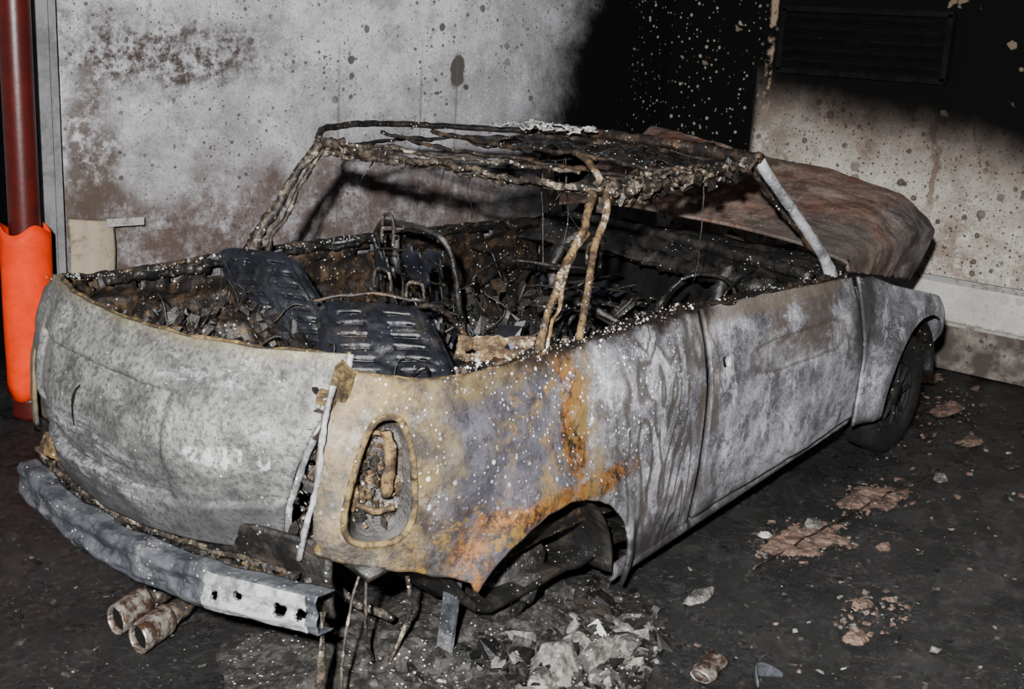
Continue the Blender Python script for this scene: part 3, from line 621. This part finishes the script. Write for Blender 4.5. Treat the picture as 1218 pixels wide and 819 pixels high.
grid('roof_lining_remains',crump(1.05,1.5,-.5,.46,1.27,.03,9),50,80,'char',car,keep=lambda u,v: fb(u*4+3,v*7,1,3)>-.25 or u>.8,th=.004)
grid('roof_foil',crump(1.25,1.5,.12,.5,1.325,.022,18),30,40,'light',car,keep=lambda u,v: fb(u*4+9,v*5,2,3)>.12,th=.003)
wl=[]
for i in range(16):
    x=random.uniform(.5,1.5);y=random.uniform(-.55,.55);z=1.25;d=random.uniform(.05,.3)
    wl.append(([(x,y,z),(x+random.uniform(-.03,.03),y+random.uniform(-.03,.03),z-d*.5),(x+random.uniform(-.05,.05),y+random.uniform(-.06,.06),z-d)],random.uniform(.0015,.003),dict(n=5,lump=.3)))
wl.append(([(.5,.3,1.25),(.8,.1,1.21),(1.1,.05,1.24),(1.45,-.1,1.26)],.004,dict(n=6,lump=.3)))
wl.append(([(.5,.45,1.25),(.75,.4,1.2),(1.0,.35,1.17),(1.3,.3,1.2)],.006,dict(n=6,lump=.3)))
wl.append(([(1.2,-.5,1.26),(1.2,-.52,1.1),(1.21,-.5,.86)],.002,dict(n=5,lump=.3)))
tubes('hanging_wires',wl,'char',car)
# interior
def bed(u,v):
    x=-.60+.91*u;y=-.60+1.20*v
    if x<-.4: y*=1-.2*((-.4-x)/.24)
    z=.58+.06*fb(x*5,y*5,1,5)+.03*fb(x*20,y*20,1,3)+.15*sm(y,.2,.6)
    return Vector((x,y,z))
grid('trunk_debris_bed',bed,90,110,'brown',car,th=.01)
def bp():
    u,v=random.random(),random.random();p=bed(u,v);p.z+=random.uniform(-.01,.04);p.x=max(p.x,-.56);return p
shards('trunk_debris',2600,bp,.005,.07,['brown','char','ash','ochre','light'],car,wts=[6,8,1.6,.5,.15])
wl=[]
for i in range(90):
    p=bp();q=p+Vector((random.uniform(-.15,.15),random.uniform(-.15,.15),random.uniform(-.02,.10)));m_=(p+q)/2+Vector((random.uniform(-.05,.05),random.uniform(-.05,.05),random.uniform(.0,.08)))
    q.x=max(q.x,-.56);m_.x=max(m_.x,-.56)
    wl.append(([p,m_,q],random.uniform(.0015,.005),dict(n=5,lump=.4)))
tubes('trunk_wiring',wl,'char',car)
def plate(name,c,rows):
    A,B,Cc,D=[Vector(q) for q in c]
    nrm=(B-A).cross(D-A).normalized()
    if nrm.dot(Vector((-1,-1,.6)))<0: nrm=-nrm
    def f(u,v):
        uu=(u*2-1);vv=(v*2-1);k=math.sqrt(max(0,1-.25*vv**6));kk=math.sqrt(max(0,1-.25*uu**6));uu*=k;vv*=kk
        u2=(uu+1)/2;v2=(vv+1)/2
        p=A.lerp(B,u2).lerp(D.lerp(Cc,u2),v2);d=.02*(1-abs(uu)**4)*(1-abs(vv)**4)
        g=sm(abs(abs(uu)-.42),.26,.22)*sm(abs(vv),.84,.80)
        d-=.008*g*sm(math.sin(v2*rows),.1,.6)
        d+=.006*sm(abs(abs(uu)-.86),.08,.04)
        return p+nrm*(d+.012*fb(u*2.2,v*2.2,2))
    return grid(name,f,90,120,'navy',car,th=.012)
plate('rear_seat_back_left',[(.12,.80,.90),(.24,.50,.905),(.19,.12,.60),(.04,.46,.58)],62)
plate('rear_seat_back_right',[(.06,.20,.83),(.28,-.08,.82),(.17,-.38,.62),(-.09,-.04,.58)],52)
tubes('rear_seat_frame',[([(.29,.02,.80),(.31,-.12,.82),(.24,-.30,.76),(.16,-.38,.64)],.008,dict(lump=.3)),([(.06,.2,.82),(.18,.1,.85),(.30,-.06,.84)],.006,dict(lump=.3))],'brown',car)
A=Vector((.0,-.48,.86));B=Vector((.12,-.66,.875));D=Vector((0,-.46,.77))
def brk(u,v):
    return A.lerp(B,u)+(D-A)*v*(.8+.2*u)+Vector((.006*nz(u*7,v*5),.006*nz(u*5,v*7,3),.01*nz(u*9,3)))
grid('pillar_base_bracket',brk,30,16,'bronze',car,th=.005,keep=lambda u,v: math.hypot((u-.7)*.2,(v-.35)*.1)>.014 and math.hypot((u-.2)*.2,(v-.6)*.1)>.012)
hp=[]
for x,y,z,w,h in((.42,.26,.80,.04,.07),(.42,.10,.78,.04,.07),(.60,.42,.92,.03,.10),(1.15,-.1,.86,.03,.08)):
    hp.append(([(x,y+w,z),(x,y+w,z+h*.6),(x,y+w*.6,z+h),(x,y-w*.6,z+h),(x,y-w,z+h*.6),(x,y-w,z)],.006,dict(lump=.2,step=.008)))
tubes('headrest_hoops',hp,'steel',car)
for nm,y0,dz in(('left',.36,.02),('right',-.40,-.12)):
    L=[([(.78,y0-.2,.45),(.72,y0-.2,.7),(.66,y0-.17,.93+dz),(.64,y0,.97+dz),(.66,y0+.17,.93+dz),(.72,y0+.2,.7),(.78,y0+.2,.45)],.012,dict(lump=.25))]
    for k in range(7): L.append(([(.75-.02*k,y0-.19,.45+.07*k),(.77-.02*k,y0,.45+.07*k+random.uniform(-.03,.03)),(.75-.02*k,y0+.19,.45+.07*k)],.004,dict(lump=.4)))
    for k in range(5): L.append(([(.76,y0-.14+.07*k,.45),(.72,y0-.14+.07*k+random.uniform(-.02,.02),.65),(.66,y0-.14+.07*k,.85+dz)],.004,dict(lump=.4)))
    L.append(([(.75,y0-.22,.42),(1.0,y0-.22,.40),(1.25,y0-.2,.42),(1.28,y0+.18,.42),(1.0,y0+.22,.40),(.75,y0+.22,.42)],.02,dict(lump=.3)))
    tubes('front_seat_frame_'+nm,L,'char',car)
grid('front_seat_back_left_pad',lambda u,v: Vector((.74-.1*v+.01*fb(u*5,v*5),.18+.36*u,.42+.5*v)),26,30,'navy',car,keep=lambda u,v: fb(u*4,v*4,8,3)>.05,th=.01)
def ib():
    x,y=random.uniform(.35,1.75),random.uniform(-.7,.7);return Vector((x,y,random.uniform(.38,.66+.06*nz(x*4,y*4))))
shards('cabin_debris',1700,ib,.015,.14,['char','brown','ash','navy'],car,wts=[9,2.5,.5,3])
tubes('dashboard_beam',[([(1.93,.72,.87),(1.9,.3,.885),(1.84,-.2,.87),(1.72,-.7,.855)],.024,dict(lump=.2,n=10)),([(1.82,.7,.80),(1.78,.2,.80),(1.7,-.3,.79),(1.62,-.7,.8)],.035,dict(lump=.4,n=10)),
  ([(1.7,.5,.6),(1.72,.5,.75),(1.8,.45,.85)],.03,dict(lump=.4)),([(1.6,-.35,.5),(1.62,-.36,.7),(1.7,-.36,.84)],.03,dict(lump=.4)),([(.95,.77,.3),(.95,.75,.6),(.97,.73,.88)],.03,dict(lump=.3))],'char',car)
tubes('steering_wheel',[([(1.5+.08*math.sin(t),-.36+.16*math.cos(t),.69+.13*math.sin(t)) for t in [i*math.pi/12 for i in range(25)]],.008,dict(lump=.2)),([(1.5,-.36,.69),(1.6,-.36,.67),(1.7,-.36,.66)],.02,dict(lump=.2))],'char',car)
cc=[]
for i in range(30):
    x=random.uniform(.5,1.6);y=random.uniform(-.5,.6);z=random.uniform(.58,.80)
    cc.append(([(x,y,z-.1),(x+random.uniform(-.1,.1),y+random.uniform(-.1,.1),z),(x+random.uniform(-.2,.2),y+random.uniform(-.1,.1),z+.05)],random.uniform(.003,.009),dict(n=6,lump=.3)))
tubes('cabin_cables',cc,'char',car)
def flk():
    k=random.random()
    if k<.55: p=random.choice(BR[8:]);return Vector(p)+Vector((random.uniform(-.03,.03),random.uniform(-.01,.05),random.uniform(0,.015)))
    p=random.choice(BL);return Vector(p)+Vector((random.uniform(-.05,.05),random.uniform(-.06,.0),random.uniform(0,.01)))
shards('ash_flecks',420,flk,.003,.009,['light'],car)
# ---------------------------------------------------------------- floor debris
deb=empty('fire_debris')
def pile(name,cx,cy,rx,ry,h,mat,seed,n=70):
    def f(u,v):
        a=2*math.pi*u;r=v*(1+.3*nz(math.cos(a)*2+seed,math.sin(a)*2));x=cx+rx*r*math.cos(a);y=cy+ry*r*math.sin(a)
        return Vector((x,y,max(.0005,h*(1-v**1.5)*(.75+.6*fb(x*6,y*6,seed,4))+.012*fb(x*30,y*30,seed,2)*(1-v))))
    return grid(name,f,n,30,mat,deb)
pile('ash_pile_1',-.30,-.55,.45,.40,.085,'ash',1);pile('ash_pile_2',.12,-.6,.35,.25,.10,'ash',5);pile('ash_pile_3',-.35,-.82,.26,.18,.05,'ash',8)
def scat(cx,cy,rx,ry,h=.0):
    def f():
        a=random.uniform(0,6.28);r=random.random()**.6;x=cx+rx*r*math.cos(a);y=cy+ry*r*math.sin(a)
        return Vector((x,y,.004+h*(1-r)*random.random()))
    return f
shards('ash_chips_1',2600,scat(-.15,-.77,.68,.38,.06),.005,.07,['ash','char','rub','light'],deb,wts=[6,9,1.0,.25],tilt=.6)
def any_():
    return Vector((random.uniform(-1.6,3.6),random.uniform(-2.2,-.75),.003))
shards('ash_chips_2',2600,any_,.003,.024,['ash','rub','plas','light','char'],deb,wts=[6,1,1.3,.3,6],tilt=.4)
shards('ash_chips_3',450,lambda:Vector((random.uniform(-1.5,-.6),random.uniform(-.6,1.7),.003)),.005,.03,['ash','char'],deb,wts=[5,6],tilt=.4)
rk=[]
for i,(x,y,a,b,h) in enumerate([(-.03,-.93,.12,.09,.06),(-.13,-.95,.07,.06,.04),(.09,-.98,.08,.06,.06),(.19,-1.0,.055,.05,.06),(-.20,-.97,.05,.05,.03),(.26,-.93,.04,.04,.035),(.12,-.88,.05,.05,.04),(.02,-1.04,.05,.04,.03),(.34,-.97,.03,.025,.03)]): rk.append(rockg((x,y,h*.38),(a,b,h),i*33))
v,f=join(rk);obj('broken_masonry',v,f,'rub',deb,smooth=False)
shards('masonry_chips',260,scat(.03,-.97,.32,.14,.03),.008,.045,['rub','ash','light'],deb,wts=[6,4,.4],flat=.6)
def slabp(name,x,y,rx,ry,mat,seed,h=.010,par=deb):
    def hh(X_,Y):
        r=math.hypot((X_-x)/rx,(Y-y)/ry);return 1-r*r+.9*fb(X_*9+seed,Y*9,seed,5)
    def f(u,v):
        X_=x+rx*1.5*(2*u-1);Y=y+ry*1.5*(2*v-1);return Vector((X_,Y,.002+h*max(0,min(1,hh(X_,Y)*1.5))*(.8+.8*fb(X_*20,Y*20,seed,3))))
    return grid(name,f,64,64,mat,par,smooth=False,keep=lambda u,v: hh(x+rx*1.5*(2*u-1),y+ry*1.5*(2*v-1))>.12)
for i,(x,y,rx,ry) in enumerate([(1.9,-.99,.2,.10),(1.31,-.98,.2,.12),(3.75,-.42,.18,.12),(3.3,-.75,.15,.06),(2.9,-1.0,.1,.05),(.99,-1.36,.05,.03),(.76,-1.44,.045,.035),(1.08,-1.40,.03,.025),(1.45,-1.22,.04,.025),(.45,-1.75,.05,.04)]):
    slabp('fallen_plaster_%d'%(i+1),x,y,rx,ry,'plas',i*2.7+1,.012 if rx>.08 else .018)
shards('plaster_chips',480,lambda: random.choice([scat(1.9,-.99,.28,.13),scat(1.31,-.98,.27,.17),scat(.95,-1.4,.2,.1),scat(3.2,-.7,.6,.3)])(),.006,.03,['plas','rub','ash'],deb,wts=[6,1,3],tilt=.4)
for i,(x,y,rx,ry,m_) in enumerate([(1.24,-.87,.035,.025,'light'),(.64,-.96,.08,.03,'rub'),(2.3,-1.1,.05,.025,'rub'),(1.45,-.95,.04,.03,'rub')]): slabp('plaster_chip_%d'%(i+1),x,y,rx,ry,m_,i*5+3,.02)
tube('metal_strip',[(.95,-.98,.008),(1.6,-1.0,.008),(2.4,-1.05,.008)],.005,'brown',deb,lump=.3)
def canf(u,v):
    a=2*math.pi*u;r=.033*(1+.35*nz(math.cos(a)*1.5,v*4,3));k=.40+.3*math.sin(v*6);return Vector((.20+.13*v,-1.235+.02*v+r*math.cos(a),.022+r*k*math.sin(a)))
grid('crushed_can',canf,28,20,'exh',deb,th=.002)
grid('curved_scrap',lambda u,v: Vector((.30+.10*u,-1.36+.03*math.sin(u*4),.001+.045*v*math.sin(u*2.6+.3))),16,6,'bump',deb,th=.004)
# ---------------------------------------------------------------- light, world, camera
def area(name,loc,tgt,size,power,col=(1,1,1)):
    l=bpy.data.lights.new(name,'AREA');l.size=size;l.energy=power;l.color=col;o=bpy.data.objects.new(name,l);C.objects.link(o)
    o.location=loc;o.rotation_euler=(Vector(tgt)-Vector(loc)).to_track_quat('-Z','Y').to_euler();return o
area('camera_flash',(-2.95,-2.75,2.15),(1.4,0,.8),.09,860,(1,.985,.965))
area('fill_light',(-3.6,-1.2,2.9),(1.0,.3,.8),.5,35,(.95,.97,1))  # added fill lamp to lift the left side, not a real fixture
w=bpy.data.worlds.new('w');bpy.context.scene.world=w;w.use_nodes=True;w.node_tree.nodes['Background'].inputs[0].default_value=(.6,.65,.75,1);w.node_tree.nodes['Background'].inputs[1].default_value=.006
cam=bpy.data.cameras.new('camera');co=bpy.data.objects.new('camera',cam);C.objects.link(co)
yaw,pit,rol=.6833,-.2594,.0549
fw=Vector((math.cos(yaw)*math.cos(pit),math.sin(yaw)*math.cos(pit),math.sin(pit)))
r=Vector((math.sin(yaw),-math.cos(yaw),0));u=r.cross(fw)
r2=math.cos(rol)*r+math.sin(rol)*u;u2=-math.sin(rol)*r+math.cos(rol)*u
m=Matrix((r2,u2,-fw)).transposed().to_4x4();m.translation=Vector((-2.4695,-2.6835,1.7206));co.matrix_world=m
cam.sensor_width=36;cam.lens=1449/1218*36;cam.clip_start=.05
bpy.context.scene.camera=co
